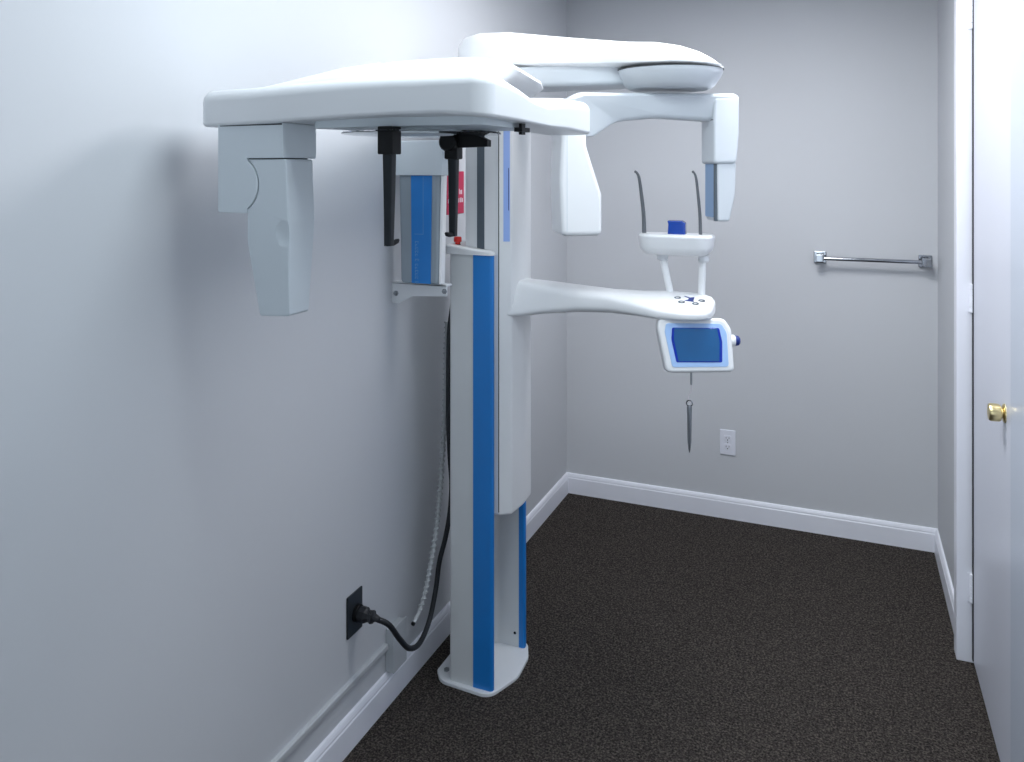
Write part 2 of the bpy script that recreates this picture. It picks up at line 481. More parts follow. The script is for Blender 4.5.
# surface raceway and its box on the left wall
rw = thing('cable_raceway', (0, 1.5, 0.17), 'thin painted cable raceway running along wall above the left baseboard', 'raceway')
rp = fillet([(0, 0, 0), (0.012, 0, 0.004), (0.012, 0.019, 0.004), (0, 0.019, 0)], 3)
finish('channel', rslab(rp, 0, 3.06, 0, 0, 1, Matrix(((1, 0, 0, 0), (0, 0, 1, -1.0), (0, 1, 0, 0.166), (0, 0, 0, 1)))), 'raceway', rw)
jb = thing('junction_box', (0, 2.10, 0.097), 'small painted junction box on wall where raceway ends', 'junction box')
finish('box_body', bevbox(0, 0.024, 2.062, 2.136, 0.0975, 0.225, 0.003), 'raceway', jb)
finish('box_cover', bevbox(0.023, 0.030, 2.060, 2.138, 0.0975, 0.232, 0.003), 'raceway', jb)

# crimson sign on the left wall
sg = thing('warning_sign', (0, 2.524, 1.438), 'small crimson sign with white lettering on wall behind black ear post', 'sign')
finish('sign_plate', bevbox(0, 0.003, 2.459, 2.592, 1.438, 1.588, 0.001, 1), 'sign', sg)
def text_mesh(name, s, size, mw, mat, parent, extrude=0.0004):
    cu = bpy.data.curves.new(name, 'FONT'); cu.body = s; cu.size = size; cu.extrude = extrude; cu.align_x = 'LEFT'; cu.resolution_u = 2
    ob = bpy.data.objects.new(name, cu); COL.objects.link(ob)
    dg = bpy.context.evaluated_depsgraph_get(); me = bpy.data.meshes.new_from_object(ob.evaluated_get(dg))
    bpy.data.objects.remove(ob); bpy.data.curves.remove(cu)
    bm = bmesh.new(); bm.from_mesh(me); bpy.data.meshes.remove(me)
    bmesh.ops.transform(bm, matrix=mw, verts=bm.verts[:])
    return finish(name, bm, mat, parent, smooth=False)
# upright lettering facing +x, reading along +y
WALLTXT = Matrix(((0, 0, 1, 0.0034), (1, 0, 0, 0), (0, 1, 0, 0), (0, 0, 0, 1)))
for z, s, sz in ((1.553, 'TE', 0.033),):
    text_mesh('lettering', s, sz, Matrix.Translation((0, 2.466, z)) @ WALLTXT, 'print', sg)
for z, hgt, segs in ((1.507, 0.020, ((0.010, 0.036), (0.060, 0.075), (0.082, 0.118))), (1.478, 0.018, ((0.008, 0.040), (0.052, 0.090), (0.098, 0.122))), (1.449, 0.018, ((0.014, 0.040), (0.050, 0.084)))):
    bm = bmesh.new()                                # rows too blurred to read: broken white strokes
    for a, b in segs:
        y = a
        while y < b:
            w = random.uniform(0.004, 0.007)
            box(bm, 0.003, 0.0034, 2.459 + y, 2.459 + y + w, z, z + hgt * random.uniform(0.7, 1.0))
            y += w + random.uniform(0.003, 0.006)
    finish('lettering', bm, 'print', sg, smooth=False)

# ---------------------------------------------------------------- sensor unit and bracket beside the column
bk = thing('wall_bracket', (0, 2.11, 1.19), 'white metal wall bracket with bolts under the grey and blue unit', 'bracket')
Mxz = lambda y: Matrix(((1, 0, 0, 0), (0, 0, 1, y), (0, 1, 0, 0), (0, 0, 0, 1)))     # outline (x, z) extruded towards +y
finish('bracket_plate', rslab(fillet([(0.0, 1.192, 0.002), (0.022, 1.192, 0.004), (0.070, 1.216, 0.01), (0.185, 1.222, 0.004), (0.185, 1.256, 0.004), (0.0, 1.254, 0.002)], 4),
                              0, 0.006, 0.001, 0.001, 1, Mxz(2.100)), 'white', bk)
finish('bracket_shelf', bevbox(0.0, 0.185, 2.100, 2.135, 1.2500, 1.2560, 0.0015), 'white', bk)
for x, z in ((0.014, 1.222), (0.178, 1.237)):
    bm = bmesh.new(); lathe(bm, [(0.0085, 0), (0.0085, 0.002), (0.006, 0.0025), (0.006, 0.007), (0.005, 0.008)], 6, axis_mat((x, 2.1005, z), (0, -1, 0)))
    finish('bolt', bm, 'steel', bk, angle=20)

su = thing('sensor_unit', (0.105, 2.14, 1.256), 'grey tapered unit with vertical blue stripe standing on the wall bracket', 'x-ray unit')
def taper_x(c):                                     # body narrows towards the foot
    z = c.z; t = max(0, min(1, (1.58 - z) / 0.32))
    cx = 0.104; k = 1 - 0.10 * t ** 1.5
    return (cx + (c.x - cx) * k, c.y, z)
finish('unit_body', rslab(fillet([(0.034, 2.080, 0.012), (0.174, 2.080, 0.012), (0.176, 2.114, 0.012), (0.030, 2.114, 0.012)], 4), 1.257, 1.585, 0.002, 0.010, 3, None, taper_x), 'grey', su)
finish('unit_cap', rslab(fillet([(0.014, 2.070, 0.006), (0.184, 2.070, 0.006), (0.184, 2.118, 0.006), (0.014, 2.118, 0.006)], 4), 1.578, 1.681, 0.004, 0.003, 3), 'lgrey', su)
finish('unit_side', rslab(fillet([(0.175, 2.084, 0), (0.181, 2.087, 0), (0.180, 2.112, 0), (0.175, 2.113, 0)], 3), 1.259, 1.578, 0.0, 0.002, 3, None, taper_x), 'whitebright', su)
bst = finish('blue_stripe', rslab([(0.0775, 2.0782), (0.1475, 2.0782), (0.1475, 2.0815), (0.0775, 2.0815)], 1.2595, 1.5778, 0, 0, 1, None, taper_x), 'blue', su, smooth=False)
bm = bmesh.new()
box(bm, 0.118, 0.1195, 2.0776, 2.0783, 1.405, 1.575); box(bm, 0.090, 0.1195, 2.0776, 2.0783, 1.404, 1.4055)
finish('printed_rule', bm, 'faintprint', bst, smooth=False)
bm = bmesh.new(); z = 1.384
for hgt in (0.012, 0.006, 0.010, 0.011, 0.008, 0, 0.014, 0, 0.010, 0.006, 0.011, 0.008, 0.010, 0, 0.012):
    if hgt:
        box(bm, 0.092, 0.094, 2.0776, 2.0783, z - 0.007, z); box(bm, 0.094, 0.094 + hgt * 0.8, 2.0776, 2.0783, z - 0.002, z)
        box(bm, 0.094 + hgt * 0.4, 0.094 + hgt * 0.8, 2.0776, 2.0783, z - 0.006, z - 0.0045)
    z -= 0.0095 if hgt else 0.005
finish('printed_lettering', bm, 'faintprint', bst, smooth=False)

# ---------------------------------------------------------------- the panoramic x-ray machine
XM = thing('xray_machine', (0.20, 2.35, 0), 'tall white and blue dental x-ray machine with overhead rotating arm on a column', 'x-ray machine')

# base plate and column
finish('base_plate', rslab(fillet([(0.072, 2.255, 0.02), (0.105, 2.212, 0.05), (0.276, 2.200, 0.045), (0.322, 2.32, 0.11), (0.315, 2.43, 0.08), (0.285, 2.500, 0.03), (0.072, 2.500, 0.03)], 8), 0, 0.010, 0.003, 0, 3),
       'white', XM)
bm = bmesh.new(); lathe(bm, [(0.009, 0.010), (0.009, 0.015), (0.006, 0.017)], 6, Matrix.Translation((0.102, 2.262, 0)))
finish('anchor_bolt', bm, 'steel', XM, angle=20)
ZT = 1.335
colp = [(0.131, 2.222, 0.010), (0.214, 2.222, 0), (0.214, 2.240, 0), (0.172, 2.240, 0.004), (0.172, 2.462, 0.03), (0.268, 2.462, 0), (0.268, 2.482, 0), (0.131, 2.482, 0.010)]
col = finish('column', rslab(fillet(colp, 5), 0.010, ZT, 0, 0, 1), 'colgrey', XM)
def strip(o): return rslab(fillet(o, 6), 0.010, ZT, 0, 0, 1)
finish('blue_strip', strip([(0.214, 2.2195, 0.001), (0.279, 2.2195, 0.011), (0.279, 2.240, 0.008), (0.214, 2.240, 0)]), 'blue', col)
finish('blue_strip', strip([(0.268, 2.4615, 0), (0.288, 2.4615, 0.008), (0.288, 2.484, 0.008), (0.268, 2.484, 0)]), 'blue', col)
bm = bmesh.new(); lathe(bm, [(0.0045, 0), (0.0045, 0.0012)], 12, axis_mat((0.254, 2.4618, 0.055), (0, -1, 0)))
finish('recess_screw', bm, 'black', col)
capp = [(0.118, 2.216, 0.012), (0.282, 2.213, 0.014), (0.282, 2.2415, 0.009), (0.170, 2.2415, 0), (0.170, 2.4605, 0), (0.289, 2.4605, 0.009), (0.289, 2.488, 0.014), (0.118, 2.488, 0.012)]
cap = finish('column_cap', rslab(fillet(capp, 5), ZT - 0.001, ZT + 0.020, 0.008, 0, 3, None, lambda c: (c.x, c.y, c.z + (0.009 * (0.20 - c.x) / 0.08 if c.z > ZT + 0.005 else 0))), 'whitebright', XM)
bm = bmesh.new(); lathe(bm, [(0.0095, 0), (0.0095, 0.006)], 16, Matrix.Translation((0.146, 2.252, ZT + 0.021)))
stop = finish('button_collar', bm, 'black', cap)
bm = bmesh.new(); lathe(bm, [(0.008, 0.005), (0.008, 0.012), (0.0125, 0.0135), (0.0125, 0.026), (0.010, 0.029)], 18, Matrix.Translation((0.146, 2.252, ZT + 0.021)))
finish('stop_button', bm, 'red', cap, label='red emergency stop button on the column top')

# sliding carriage
carp = [(0.176, 2.2440, 0.004), (0.290, 2.2440, 0.012), (0.324, 2.2660, 0.012), (0.331, 2.350, 0.2), (0.324, 2.436, 0.03), (0.290, 2.4580, 0.012), (0.176, 2.4580, 0.004)]
car = finish('carriage', rslab(fillet(carp, 8), 0.535, 1.93, 0.004, 0.010, 3), 'whitebright', XM)
bm = bmesh.new(); box(bm, 0.2885, 0.2905, 2.2427, 2.2450, 0.548, 1.92)
finish('shell_seam', bm, 'seam', car, smooth=False)
bm = bmesh.new(); box(bm, 0.2170, 0.2415, 2.2425, 2.2445, 1.30, 1.90)
finish('guide_slot', bm, 'slot', car, smooth=False)
u = Vector((0.034, 0.022)).normalized(); nn = Vector((u.y, -u.x))
def on_chamfer(a, b, h0, h1):                       # quad on the carriage's chamfered corner, slightly proud
    p = Vector((0.290, 2.2440))
    return [tuple(p + u * a + nn * h0), tuple(p + u * b + nn * h0), tuple(p + u * b + nn * h1), tuple(p + u * a + nn * h1)]
bm = rslab(on_chamfer(0.014, 0.034, 0.0008, -0.002), 1.375, 1.80, 0, 0, 1)
finish('pale_blue_strip', bm, 'paleblue', car)
bm = rslab(on_chamfer(0.0290, 0.0310, 0.0013, 0), 1.47, 1.60, 0, 0, 1)
finish('indicator_slot', bm, 'dblue', car, smooth=False)

# overhead shelf arm reaching out over the patient place
sh = []
for x, yc, w, zt, zb, ex in ((0.120, 2.35, 0.030, 1.985, 1.955, 2.2), (0.130, 2.35, 0.065, 2.004, 1.943, 2.6), (0.152, 2.35, 0.090, 2.020, 1.936, 3.0), (0.20, 2.35, 0.102, 2.030, 1.925, 3.2),
                          (0.30, 2.35, 0.102, 2.026, 1.918, 3.2), (0.45, 2.35, 0.096, 2.004, 1.905, 3.0), (0.58, 2.35, 0.104, 1.986, 1.897, 2.8), (0.68, 2.35, 0.130, 1.972, 1.890, 2.6),
                          (0.76, 2.35, 0.148, 1.966, 1.886, 2.5), (0.83, 2.35, 0.144, 1.952, 1.885, 2.4), (0.88, 2.35, 0.122, 1.934, 1.884, 2.3), (0.915, 2.35, 0.092, 1.914, 1.883, 2.2), (0.935, 2.35, 0.055, 1.898, 1.883, 2.1), (0.942, 2.35, 0.02, 1.890, 1.884, 2.0)):
    sh.append(((x, yc, zb + 0.012), (0, 1, 0), (0, 0, 1), w, zt - zb - 0.012, 0.012, ex))
shelf = finish('shelf_arm', loft(sh, 40), 'whitebright', XM, angle=50)
finish('shelf_underside', rslab(fillet([(0.24, 2.275, 0.03), (0.68, 2.275, 0.05), (0.68, 2.445, 0.05), (0.24, 2.445, 0.03)], 6), 1.845, 1.912, 0.01, 0.016, 3), 'shadedwhite', shelf)
hx, hy = 0.79, 2.352
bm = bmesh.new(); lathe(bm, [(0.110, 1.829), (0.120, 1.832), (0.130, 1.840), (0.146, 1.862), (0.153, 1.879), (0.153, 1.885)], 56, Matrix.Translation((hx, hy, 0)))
finish('rotation_hub', bm, 'shadedwhite', shelf, angle=40)
bm = bmesh.new(); lathe(bm, [(0.1555, 1.8845), (0.1555, 1.8865)], 56, Matrix.Translation((hx, hy, 0)))
finish('hub_seam', bm, 'seam', shelf)

# rotating C-arm: local x runs from tube head to sensor head, turned about the hub
ROT = Matrix.Translation((hx, hy, 0)) @ Matrix.Rotation(math.radians(30), 4, 'Z')
MxzL = ROT @ Matrix(((1, 0, 0, 0), (0, 0, 1, 0), (0, 1, 0, 0), (0, 0, 0, 1)))        # outline (x, z), extruded along local y
co = fillet([(-0.340, 1.690, 0.02), (-0.235, 1.690, 0.03), (-0.17, 1.734, 0.10), (-0.05, 1.746, 0.10), (0.110, 1.738, 0.03), (0.192, 1.738, 0.014), (0.192, 1.817, 0.014), (-0.29, 1.815, 0.06), (-0.340, 1.775, 0.04)], 8)
def carm_fn(c):                                     # local outline coords (x, z, depth): belly narrows to a chamfered keel
    z = c.y; t = max(0, min(1, (1.785 - z) / 0.045))
    return (c.x, c.y, c.z * (1 - 0.42 * t))
carm = finish('c_arm', rslab(co, -0.052, 0.052, 0.012, 0.012, 3, MxzL, carm_fn), 'shadedwhite', XM)
# tube head: flat-sided housing with an oblique shoulder towards the patient
to = fillet([(-0.338, 1.408, 0.016), (-0.222, 1.408, 0.016), (-0.222, 1.525, 0.03), (-0.266, 1.660, 0.08), (-0.268, 1.722, 0.014), (-0.336, 1.722, 0.014), (-0.344, 1.56, 0.2)], 5)
tube_head = finish('tube_head', rslab(to, -0.078, 0.078, 0.012, 0.012, 3, MxzL), 'whitebright', carm)
bm = bmesh.new(); box(bm, -0.3235, -0.3220, -0.0788, -0.0775, 1.421, 1.712, ROT)
finish('housing_seam', bm, 'lgrey', carm, smooth=False)
# sensor head
so = fillet([(0.116, 1.612, 0.009), (0.186, 1.612, 0.012), (0.194, 1.70, 0.05), (0.194, 1.815, 0.012), (0.116, 1.805, 0.009)], 5)
finish('sensor_neck', rslab(so, -0.052, 0.052, 0.008, 0.008, 3, MxzL), 'shadedwhite', carm)
so = fillet([(0.130, 1.444, 0.007), (0.166, 1.444, 0.008), (0.184, 1.520, 0.06), (0.187, 1.617, 0.008), (0.128, 1.617, 0.007)], 5)
finish('sensor_head', rslab(so, -0.046, 0.046, 0.006, 0.006, 3, MxzL), 'shadedwhite', carm)
bm = bevbox(0.1245, 0.1315, -0.030, 0.040, 1.455, 1.612, 0.001, 1, ROT)
finish('sensor_window', bm, 'window', carm)
bm = bevbox(0.123, 0.1325, -0.042, -0.030, 1.445, 1.612, 0.001, 1, ROT)
finish('sensor_slit', bm, 'slot', carm)
bm = bmesh.new(); box(bm, 0.1154, 0.1164, -0.045, 0.052, 1.739, 1.7415, ROT)
finish('neck_seam', bm, 'seam', carm, smooth=False)

# support arm and cephalometric arm
spn = []
for x, y, w, zt, zb in ((0.27, 2.30, 0.06, 1.835, 1.760), (0.28, 2.20, 0.13, 1.838, 1.752), (0.315, 2.12, 0.165, 1.842, 1.745), (0.345, 2.04, 0.158, 1.848, 1.742), (0.38, 1.92, 0.140, 1.851, 1.740), (0.41, 1.78, 0.135, 1.852, 1.738),
                        (0.435, 1.64, 0.145, 1.846, 1.735), (0.445, 1.52, 0.155, 1.834, 1.733), (0.445, 1.42, 0.155, 1.812, 1.73), (0.44, 1.34, 0.14, 1.788, 1.728), (0.43, 1.28, 0.11, 1.765, 1.727), (0.42, 1.25, 0.07, 1.748, 1.727)):
    spn.append(((x, y, zt - 0.020), (1, 0, 0), (0, 0, 1), w, 0.020, zt - 0.020 - zb, 3.0, 1.15))
finish('support_arm', loft(spn, 36), 'whitebright', XM, angle=50)

ceph_o = fillet([(0.092, 1.211, 0.030), (0.20, 1.2085, 0), (0.28, 1.2065, 0), (0.36, 1.2045, 0), (0.44, 1.2025, 0), (0.54, 1.2005, 0), (0.63, 1.198, 0), (0.722, 1.196, 0.034), (0.723, 1.28, 0), (0.722, 1.35, 0), (0.722, 1.42, 0), (0.722, 1.50, 0.3), (0.724, 1.62, 0.2), (0.724, 1.795, 0.036), (0.612, 1.800, 0.036), (0.604, 1.66, 0.08), (0.560, 1.56, 0.08), (0.44, 1.54, 0.09), (0.37, 1.405, 0.08), (0.092, 1.395, 0.034)], 8)
def ceph_fn(c):                                     # the lobe has a waist behind the corner and a slightly deeper end block
    x, y, z = c
    z -= 0.004 * math.exp(-((y - 1.79) / 0.10) ** 2) * (1 if z < 1.70 else 0)
    z -= 0.027 * math.exp(-((y - 1.44) / 0.12) ** 2) * max(0, min(1, (x - 0.5) / 0.15)) * max(0, (z - 1.681) / 0.071)
    f = max(0, min(1, (x - 0.12) / 0.42)); f = f * f * (3 - 2 * f)
    g = max(0, min(1, (1.50 - y) / 0.12)); h = max(0, min(1, (x - 0.64) / 0.08)) if z < 1.70 else 0
    z += 0.011 * f * g * (1 - 0.7 * h)              # the front rises a little towards the corner
    return (x, y, z)
ceph = finish('ceph_arm', rslab(ceph_o, 1.681, 1.752, 0.024, 0.007, 6, None, ceph_fn), 'white', XM, angle=30)
cov = []
for x, zt, w in ((0.135, 1.748, 0.03), (0.15, 1.755, 0.07), (0.20, 1.765, 0.085), (0.30, 1.782, 0.092), (0.38, 1.795, 0.096), (0.45, 1.800, 0.10), (0.50, 1.792, 0.09), (0.535, 1.775, 0.07), (0.55, 1.755, 0.04)):
    cov.append(((x, 1.325, 1.73), (0, 1, 0), (0, 0, 1), w, zt - 1.73, 0.005, 2.2))
finish('arm_cover', loft(cov, 32), 'whitebright', ceph, angle=50)
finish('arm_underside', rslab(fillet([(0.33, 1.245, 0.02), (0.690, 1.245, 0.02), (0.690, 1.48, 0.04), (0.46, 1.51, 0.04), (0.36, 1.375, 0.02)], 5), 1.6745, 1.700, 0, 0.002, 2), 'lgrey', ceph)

# cephalometric sensor head under the free end of the arm
def xz_slab(o, y0, y1, r=0.004, n=5, seg=2): return rslab(fillet(o, n), 0, y1 - y0, r, r, seg, Mxz(y0))
yo = [(0.144, 1.514, 0.004), (0.2135, 1.514, 0.002), (0.2145, 1.521, 0.0)]
cxr, czr, rr = 0.185, 1.5685, 0.054
for k in range(13):
    q = math.radians(-56 + 112 * k / 12)
    yo.append((cxr + rr * math.cos(q), czr + rr * math.sin(q), 0))
yo += [(0.2145, 1.6185, 0), (0.298, 1.6185, 0.003), (0.298, 1.6850, 0.003), (0.144, 1.6850, 0.003)]
finish('sensor_yoke', xz_slab(yo, 1.2125, 1.315, 0.0015, 4, 2), 'lgrey', ceph)
ho = [(0.2135, 1.522, 0)]
for k in range(13):
    q = math.radians(-56 + 112 * k / 12)
    ho.append((cxr + (rr + 0.0012) * math.cos(q), czr + (rr + 0.0012) * math.sin(q), 0))
ho += [(0.2150, 1.6165, 0), (0.304, 1.6165, 0.004), (0.309, 1.50, 0.1), (0.303, 1.322, 0.006), (0.234, 1.318, 0.006), (0.211, 1.46, 0.1)]
def head_fn(c):                                     # local (x, z, depth): housing thins towards the bottom, crease on the side
    t = max(0, min(1, (1.50 - c.y) / 0.18))
    return (c.x, c.y, 0.040 + (c.z - 0.040) * (1 - 0.28 * t))
bm = rslab(fillet(ho, 4), 0, 0.082, 0.003, 0.003, 3, Mxz(1.214), head_fn)
sh_ = finish('ceph_sensor_head', bm, 'lgrey', ceph)
def carve(o, bm):                                   # cut the solid in bm out of mesh object o (both in o's local space)
    me = bpy.data.meshes.new('cutter'); bm.to_mesh(me); bm.free()
    c = bpy.data.objects.new('cutter', me); COL.objects.link(c); c.matrix_world = o.matrix_world
    m = o.modifiers.new('cut', 'BOOLEAN'); m.object = c; m.operation = 'DIFFERENCE'
    o.modifiers.move(len(o.modifiers) - 1, 0)
    w = o.modifiers.get('weighted_normals')
    if w: o.modifiers.remove(w)
    dg = bpy.context.evaluated_depsgraph_get(); dg.update()
    new = bpy.data.meshes.new_from_object(o.evaluated_get(dg))
    o.modifiers.clear(); old = o.data; o.data = new; bpy.data.meshes.remove(old)
    bpy.data.objects.remove(c); bpy.data.meshes.remove(me)
    new.set_sharp_from_angle(angle=math.radians(30))
    o.modifiers.new('weighted_normals', 'WEIGHTED_NORMAL').keep_sharp = True
bpy.context.view_layer.update()
bm = bmesh.new(); bmesh.ops.create_uvsphere(bm, u_segments=28, v_segments=16, radius=1.0)
bmesh.ops.transform(bm, verts=bm.verts[:], matrix=Matrix.Translation(Vector((0.298, 1.204, 1.472)) - WLOC[sh_]) @ Matrix.Diagonal((0.030, 0.0155, 0.042, 1)))
for f in bm.faces: f.smooth = True
carve(sh_, bm)
finish('pivot_seam', bevbox(0.212, 0.296, 1.2185, 1.290, 1.5195, 1.6195, 0.0005, 1), 'seam', ceph)
finish('head_seam', xz_slab([(0.150, 1.6800, 0), (0.296, 1.6805, 0), (0.296, 1.6835, 0), (0.150, 1.6815, 0)], 1.2118, 1.314, 0.0, 1), 'seam', ceph, smooth=False)

bm = bmesh.new(); box(bm, 0.692, 0.708, 1.385, 1.425, 1.668, 1.676); box(bm, 0.697, 0.703, 1.396, 1.414, 1.663, 1.684)
finish('arm_latch', bm, 'black', ceph, smooth=False)
# clear rotating plate with ear posts and nasion support
dcx, dcy = 0.515, 1.352
bm = rslab(circle(dcx, dcy, 0.152, 64), 1.6640, 1.6670, 0.0008, 0.0008, 2)
finish('clear_plate', bm, 'clear', ceph)
bm = bmesh.new(); lathe(bm, [(0.060, 1.663), (0.066, 1.667), (0.066, 1.6755)], 40, Matrix.Translation((dcx, dcy, 0)))
finish('rotating_mount', bm, 'lgrey', ceph)
for x, y, sgn in ((0.509, 1.242, 1), (0.523, 1.470, -1)):
    T = Matrix.Translation((x, y, 0))
    if sgn > 0: bm = bevbox(-0.0155, 0.0155, -0.016, 0.016, 1.6245, 1.6745, 0.002, 2, T)
    else: bm = bevbox(-0.0150, 0.0150, -0.014, 0.014, 1.618, 1.6745, 0.003, 2, T)
    finish('post_block', bm, 'black', ceph)
    secs = [((0, 0, 1.630), 0.0100, 0.010), ((0, 0, 1.56), 0.0088, 0.009), ((-0.0005, 0, 1.500), 0.0076, 0.008), ((-0.001, 0, 1.4605), 0.0070, 0.0075)]
    finish('ear_post', loft([(c, (1, 0, 0), (0, 1, 0), w, d, d, 5) for c, w, d in secs], 20, T), 'dgrey', ceph)
    bm = bmesh.new()
    tube(bm, [T @ Vector((-0.001, -0.006 * sgn, 1.4645)), T @ Vector((-0.001, 0.016 * sgn, 1.4645)), T @ Vector((-0.001, 0.028 * sgn, 1.4665)), T @ Vector((-0.001, 0.033 * sgn, 1.4685))], [0.0048, 0.0052, 0.0045, 0.0025], 12)
    finish('ear_plug', bm, 'black', ceph)
bm = bmesh.new(); lathe(bm, [(0.012, -0.006), (0.0185, -0.004), (0.0195, 0.0), (0.0195, 0.010), (0.016, 0.014)], 22, axis_mat((0.521, 1.456, 1.653), (0, -1, 0)))
finish('clamp_knob', bm, 'black', ceph)
bm = rslab(fillet([(0.525, 1.641, 0), (0.603, 1.643, 0), (0.603, 1.656, 0), (0.572, 1.6700, 0), (0.525, 1.6720, 0)], 3), -0.010, 0.010, 0.001, 0.001, 2, Mxz(1.470))
finish('nasion_arm', bm, 'black', ceph)
bm = rslab([(0.500, 1.672), (0.604, 1.672), (0.608, 1.681), (0.496, 1.6815)], -0.04, 0.03, 0.001, 0.001, 2, Mxz(1.470))
finish('nasion_slide', bm, 'slot', ceph)

# chin arm with keypad
ca = []
for x, y, w, zt, zb, ex in ((0.300, 2.350, 0.100, 1.250, 1.142, 9.0), (0.345, 2.350, 0.094, 1.248, 1.144, 7.0), (0.42, 2.350, 0.082, 1.243, 1.154, 5.0), (0.52, 2.350, 0.072, 1.237, 1.163, 3.2),
                            (0.62, 2.350, 0.068, 1.231, 1.168, 3.2), (0.70, 2.350, 0.072, 1.226, 1.167, 3.2), (0.77, 2.350, 0.082, 1.222, 1.164, 3.2), (0.84, 2.350, 0.086, 1.219, 1.165, 3.2),
                            (0.880, 2.350, 0.080, 1.217, 1.168, 3.2), (0.903, 2.350, 0.068, 1.214, 1.170, 3.0), (0.915, 2.350, 0.046, 1.209, 1.174, 2.8), (0.920, 2.350, 0.018, 1.200, 1.182, 2.4)):
    zm = (zt + zb) / 2
    ca.append(((x, y, zm), (0, 1, 0), (0, 0, 1), w, zt - zm, zm - zb, ex))
def tip_tilt(x, y, z):                              # the keypad end leans towards the viewer
    t = max(0, min(1, (x - 0.62) / 0.16)); t = t * t * (3 - 2 * t)
    return z + t * 0.20 * (y - 2.35) * max(0, min(1, (z - 1.150) / 0.06))
bm = loft(ca, 48)
for v in bm.verts:
    k = max(0, min(1, (0.48 - v.co.x) / 0.16))      # the root narrows upwards to a ridge
    v.co.y = 2.35 + (v.co.y - 2.35) * (1 - 0.60 * k * max(0, min(1, (v.co.z - 1.145) / 0.10)))
    v.co.z = tip_tilt(*v.co)
chin = finish('chin_arm', bm, 'whitebright', XM, angle=50)
def key_z(x): return 1.222 - 0.0445 * (x - 0.77) + 0.0002
bm = bmesh.new()
for pts in ([(-0.013, -0.018), (0.014, -0.018), (0.012, -0.012), (0.006, -0.008), (0.010, 0.016), (-0.001, 0.010), (-0.020, 0.022), (-0.018, 0.014), (-0.004, 0.006), (-0.004, -0.008)],):
    o = [(0.850 + a, 2.350 + b) for a, b in pts]
    bm = rslab(o, key_z(0.850) - 0.003, key_z(0.850) + 0.0010, 0, 0, 1, None, lambda c: (c.x, c.y, tip_tilt(*c)))
finish('keypad_symbol', bm, 'dblue', chin, smooth=False)
for dx, dy in ((-0.036, 0.0), (0.034, -0.003), (-0.019, -0.030), (0.021, -0.031)):
    kx, ky = 0.850 + dx, 2.350 + dy
    bm = bmesh.new()
    n = 18
    R = [[bm.verts.new((kx + r * math.cos(2 * PI * i / n) * 1.25, ky + r * math.sin(2 * PI * i / n), key_z(kx) + z)) for i in range(n)] for r, z in ((0.0078, -0.003), (0.0078, 0.0012), (0.0048, 0.0012), (0.0048, -0.003))]
    for a, b in zip(R, R[1:] + R[:1]):
        for i in range(n): bm.faces.new((a[i - 1], a[i], b[i], b[i - 1]))
    for v in bm.verts: v.co.z = tip_tilt(*v.co)
    finish('keypad_button', bm, 'slot', chin)

# chin rest on two poles
finish('chin_rest', rslab(fillet([(0.690, 2.345, 0.05), (0.910, 2.345, 0.05), (0.918, 2.46, 0.05), (0.682, 2.46, 0.05)], 8), 1.340, 1.403, 0.010, 0.026, 5, None, None, 0.010), 'whitebright', chin)
for (xt, xb) in ((0.756, 0.784), (0.878, 0.874)):
    bm = bmesh.new(); tube(bm, [(xb, 2.405, 1.215), (xt, 2.405, 1.342)], 0.0105, 16)
    pole = finish('pole', bm, 'whitebright', chin)
    bm = bmesh.new(); lathe(bm, [(0.0135, 1.322), (0.0165, 1.325), (0.0165, 1.334), (0.0135, 1.341)], 18, Matrix.Translation((xt + 0.002, 2.405, 0)))
    finish('pole_collar', bm, 'white', chin)
for x, sgn, k in ((0.7035, -1, 1.0), (0.872, -1, 0.8)):
    c = spline([(x, 2.40, 1.400), (x - 0.002 * k, 2.40, 1.46), (x - 0.010 * k, 2.40, 1.53), (x - 0.016 * k, 2.40, 1.570), (x - 0.022 * k, 2.40, 1.584), (x - 0.027 * k, 2.40, 1.589)], 5)
    N = len(c)
    bm = bmesh.new(); tube(bm, c, [0.0066 * k - 0.0034 * k * i / (N - 1) for i in range(N)], 10)
    tp = finish('temple_support', bm, 'temple', chin, angle=60)
    bm = bmesh.new(); bmesh.ops.create_icosphere(bm, subdivisions=2, radius=0.0042, matrix=Matrix.Translation((x - 0.027 * k, 2.40, 1.5885)))
    finish('temple_tip', bm, 'temple', chin)
finish('bite_block', rslab(fillet([(0.777, 1.400, 0.002), (0.829, 1.400, 0.002), (0.828, 1.437, 0.004), (0.818, 1.443, 0.002), (0.775, 1.443, 0.003), (0.779, 1.433, 0.003)], 3), 0, 0.03, 0.003, 0.003, 2, Mxz(2.385)),
       'cobalt', chin)

# control panel hanging under the arm tip
PANEL = Matrix.Translation((0.878, 2.292, 1.099)) @ Matrix.Rotation(math.radians(20), 4, 'Z') @ Matrix.Rotation(math.radians(-10), 4, 'X') @ Matrix.Diagonal((1.05, 1, 1, 1))   # local x right, z up, -y to the viewer
PXZ = lambda y: PANEL @ Matrix(((1, 0, 0, 0), (0, 0, 1, y), (0, 1, 0, 0), (0, 0, 0, 1)))
po = [(-0.100, 0.066, 0.022), (-0.076, -0.078, 0.016), (0.100, -0.074, 0.016), (0.098, 0.040, 0.03), (0.076, 0.074, 0.022)]
po = [(-0.098, 0.076, 0.018), (-0.104, 0.045, 0.05), (-0.082, -0.078, 0.016), (0.100, -0.074, 0.014), (0.096, 0.044, 0.04), (0.078, 0.075, 0.022)]
panel = finish('control_panel', rslab(fillet(po, 7), 0, 0.055, 0.012, 0.009, 4, PXZ(0)), 'whitebright', XM)
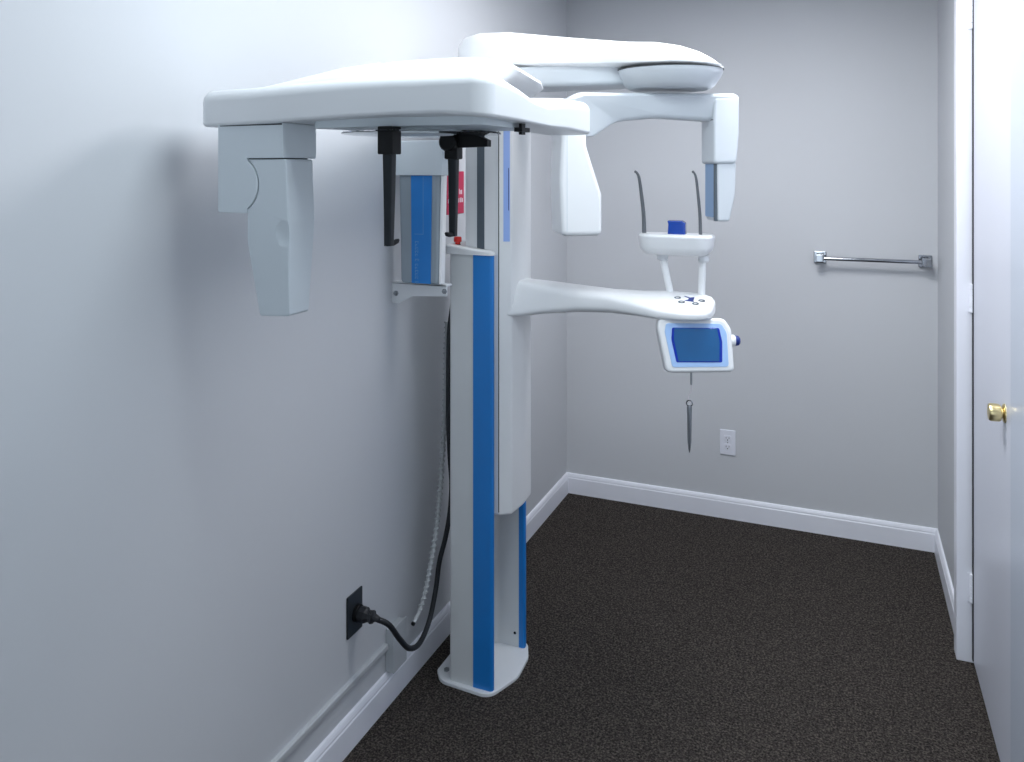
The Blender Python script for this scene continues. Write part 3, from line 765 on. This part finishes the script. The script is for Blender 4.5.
bz = [(-0.080, 0.060, 0.008), (-0.084, 0.036, 0.03), (-0.066, -0.062, 0.008), (0.084, -0.059, 0.008), (0.082, 0.036, 0.03), (0.068, 0.060, 0.014)]
finish('bezel', rslab(fillet(bz, 6), 0, 0.004, 0.0, 0.001, 2, PXZ(-0.0016)), 'bezel', panel)
se = [(-0.064, 0.048, 0.004), (-0.067, 0.015, 0.05), (-0.055, -0.048, 0.004), (0.067, -0.047, 0.004), (0.069, 0.010, 0.05), (0.062, 0.048, 0.006)]
finish('screen_frame', rslab(fillet(se, 6), 0, 0.004, 0.0, 0.0006, 1, PXZ(-0.0028)), 'screenedge', panel)
ss = [(-0.058, 0.046, 0.002), (-0.060, 0.015, 0.05), (-0.049, -0.045, 0.002), (0.059, -0.044, 0.002), (0.062, 0.010, 0.05), (0.056, 0.046, 0.002)]
finish('screen', rslab(fillet(ss, 6), 0, 0.004, 0.0, 0.0003, 1, PXZ(-0.0034)), 'screen', panel)
bm = bmesh.new(); lathe(bm, [(0.017, -0.004), (0.017, 0.006), (0.014, 0.010)], 24, PANEL @ axis_mat((0.099, 0.026, 0.012), (1, 0, 0)))
kb = finish('knob_base', bm, 'whitebright', panel)
bm = bmesh.new(); lathe(bm, [(0.0135, 0.009), (0.0145, 0.012), (0.0135, 0.019), (0.009, 0.023)], 24, PANEL @ axis_mat((0.099, 0.026, 0.012), (1, 0, 0)))
finish('selector_knob', bm, 'dblue', panel)
finish('panel_mount', bevbox(0.84, 0.89, 2.32, 2.37, 1.145, 1.172, 0.006), 'white', panel)

# pointer hanging on a little chain below the panel
px_, py_ = 0.855, 2.312
st = thing('pointer_pen', (px_, py_, 0.775), 'thin dark metal pointer hanging on a short chain below the screen', 'pen')
bm = bmesh.new(); lathe(bm, [(0.0010, 0.785), (0.0030, 0.794), (0.0056, 0.815), (0.0068, 0.885), (0.0074, 0.915), (0.0055, 0.919)], 14, Matrix.Translation((px_, py_, 0)))
finish('shaft', bm, 'steel', st)
bm = bmesh.new()
tube(bm, [(px_ + 0.0085 * math.cos(q), py_, 0.926 + 0.0085 * math.sin(q)) for q in [2 * PI * i / 20 for i in range(21)]], 0.0018, 6)
finish('ring', bm, 'chrome', st)
bm = bmesh.new(); tube(bm, spline([(px_ - 0.001, py_, 0.934), (px_ - 0.003, py_, 0.945), (px_ + 0.003, py_, 0.957), (px_ + 0.006, py_, 0.968), (px_ + 0.005, py_, 0.984)], 6), 0.0016, 6)
finish('chain', bm, 'print', st)
bm = bmesh.new(); lathe(bm, [(0.003, 0.980), (0.003, 1.020)], 10, Matrix.Translation((px_ + 0.005, py_, 0)))
finish('hook', bm, 'steel', st)

# ceiling fixtures that carry the lights (above the picture)
for cx, cy, lab in ((0.88, 1.26, 'white square ceiling light panel nearer the viewer'), (0.98, 2.36, 'white square ceiling light panel nearer the back wall')):
    cl = thing('ceiling_light', (cx, cy, ZC), lab, 'light', 'ceiling light panels')
    bm = bmesh.new()
    for a in ((-0.32, -0.28, -0.32, 0.32), (0.28, 0.32, -0.32, 0.32), (-0.28, 0.28, -0.32, -0.28), (-0.28, 0.28, 0.28, 0.32)): box(bm, cx + a[0], cx + a[1], cy + a[2], cy + a[3], ZC - 0.03, ZC)
    finish('frame', bm, 'trim', cl, smooth=False)
    finish('diffuser', bevbox(cx - 0.28, cx + 0.28, cy - 0.28, cy + 0.28, ZC - 0.022, ZC - 0.010, 0.002, 1), 'lamp', cl)
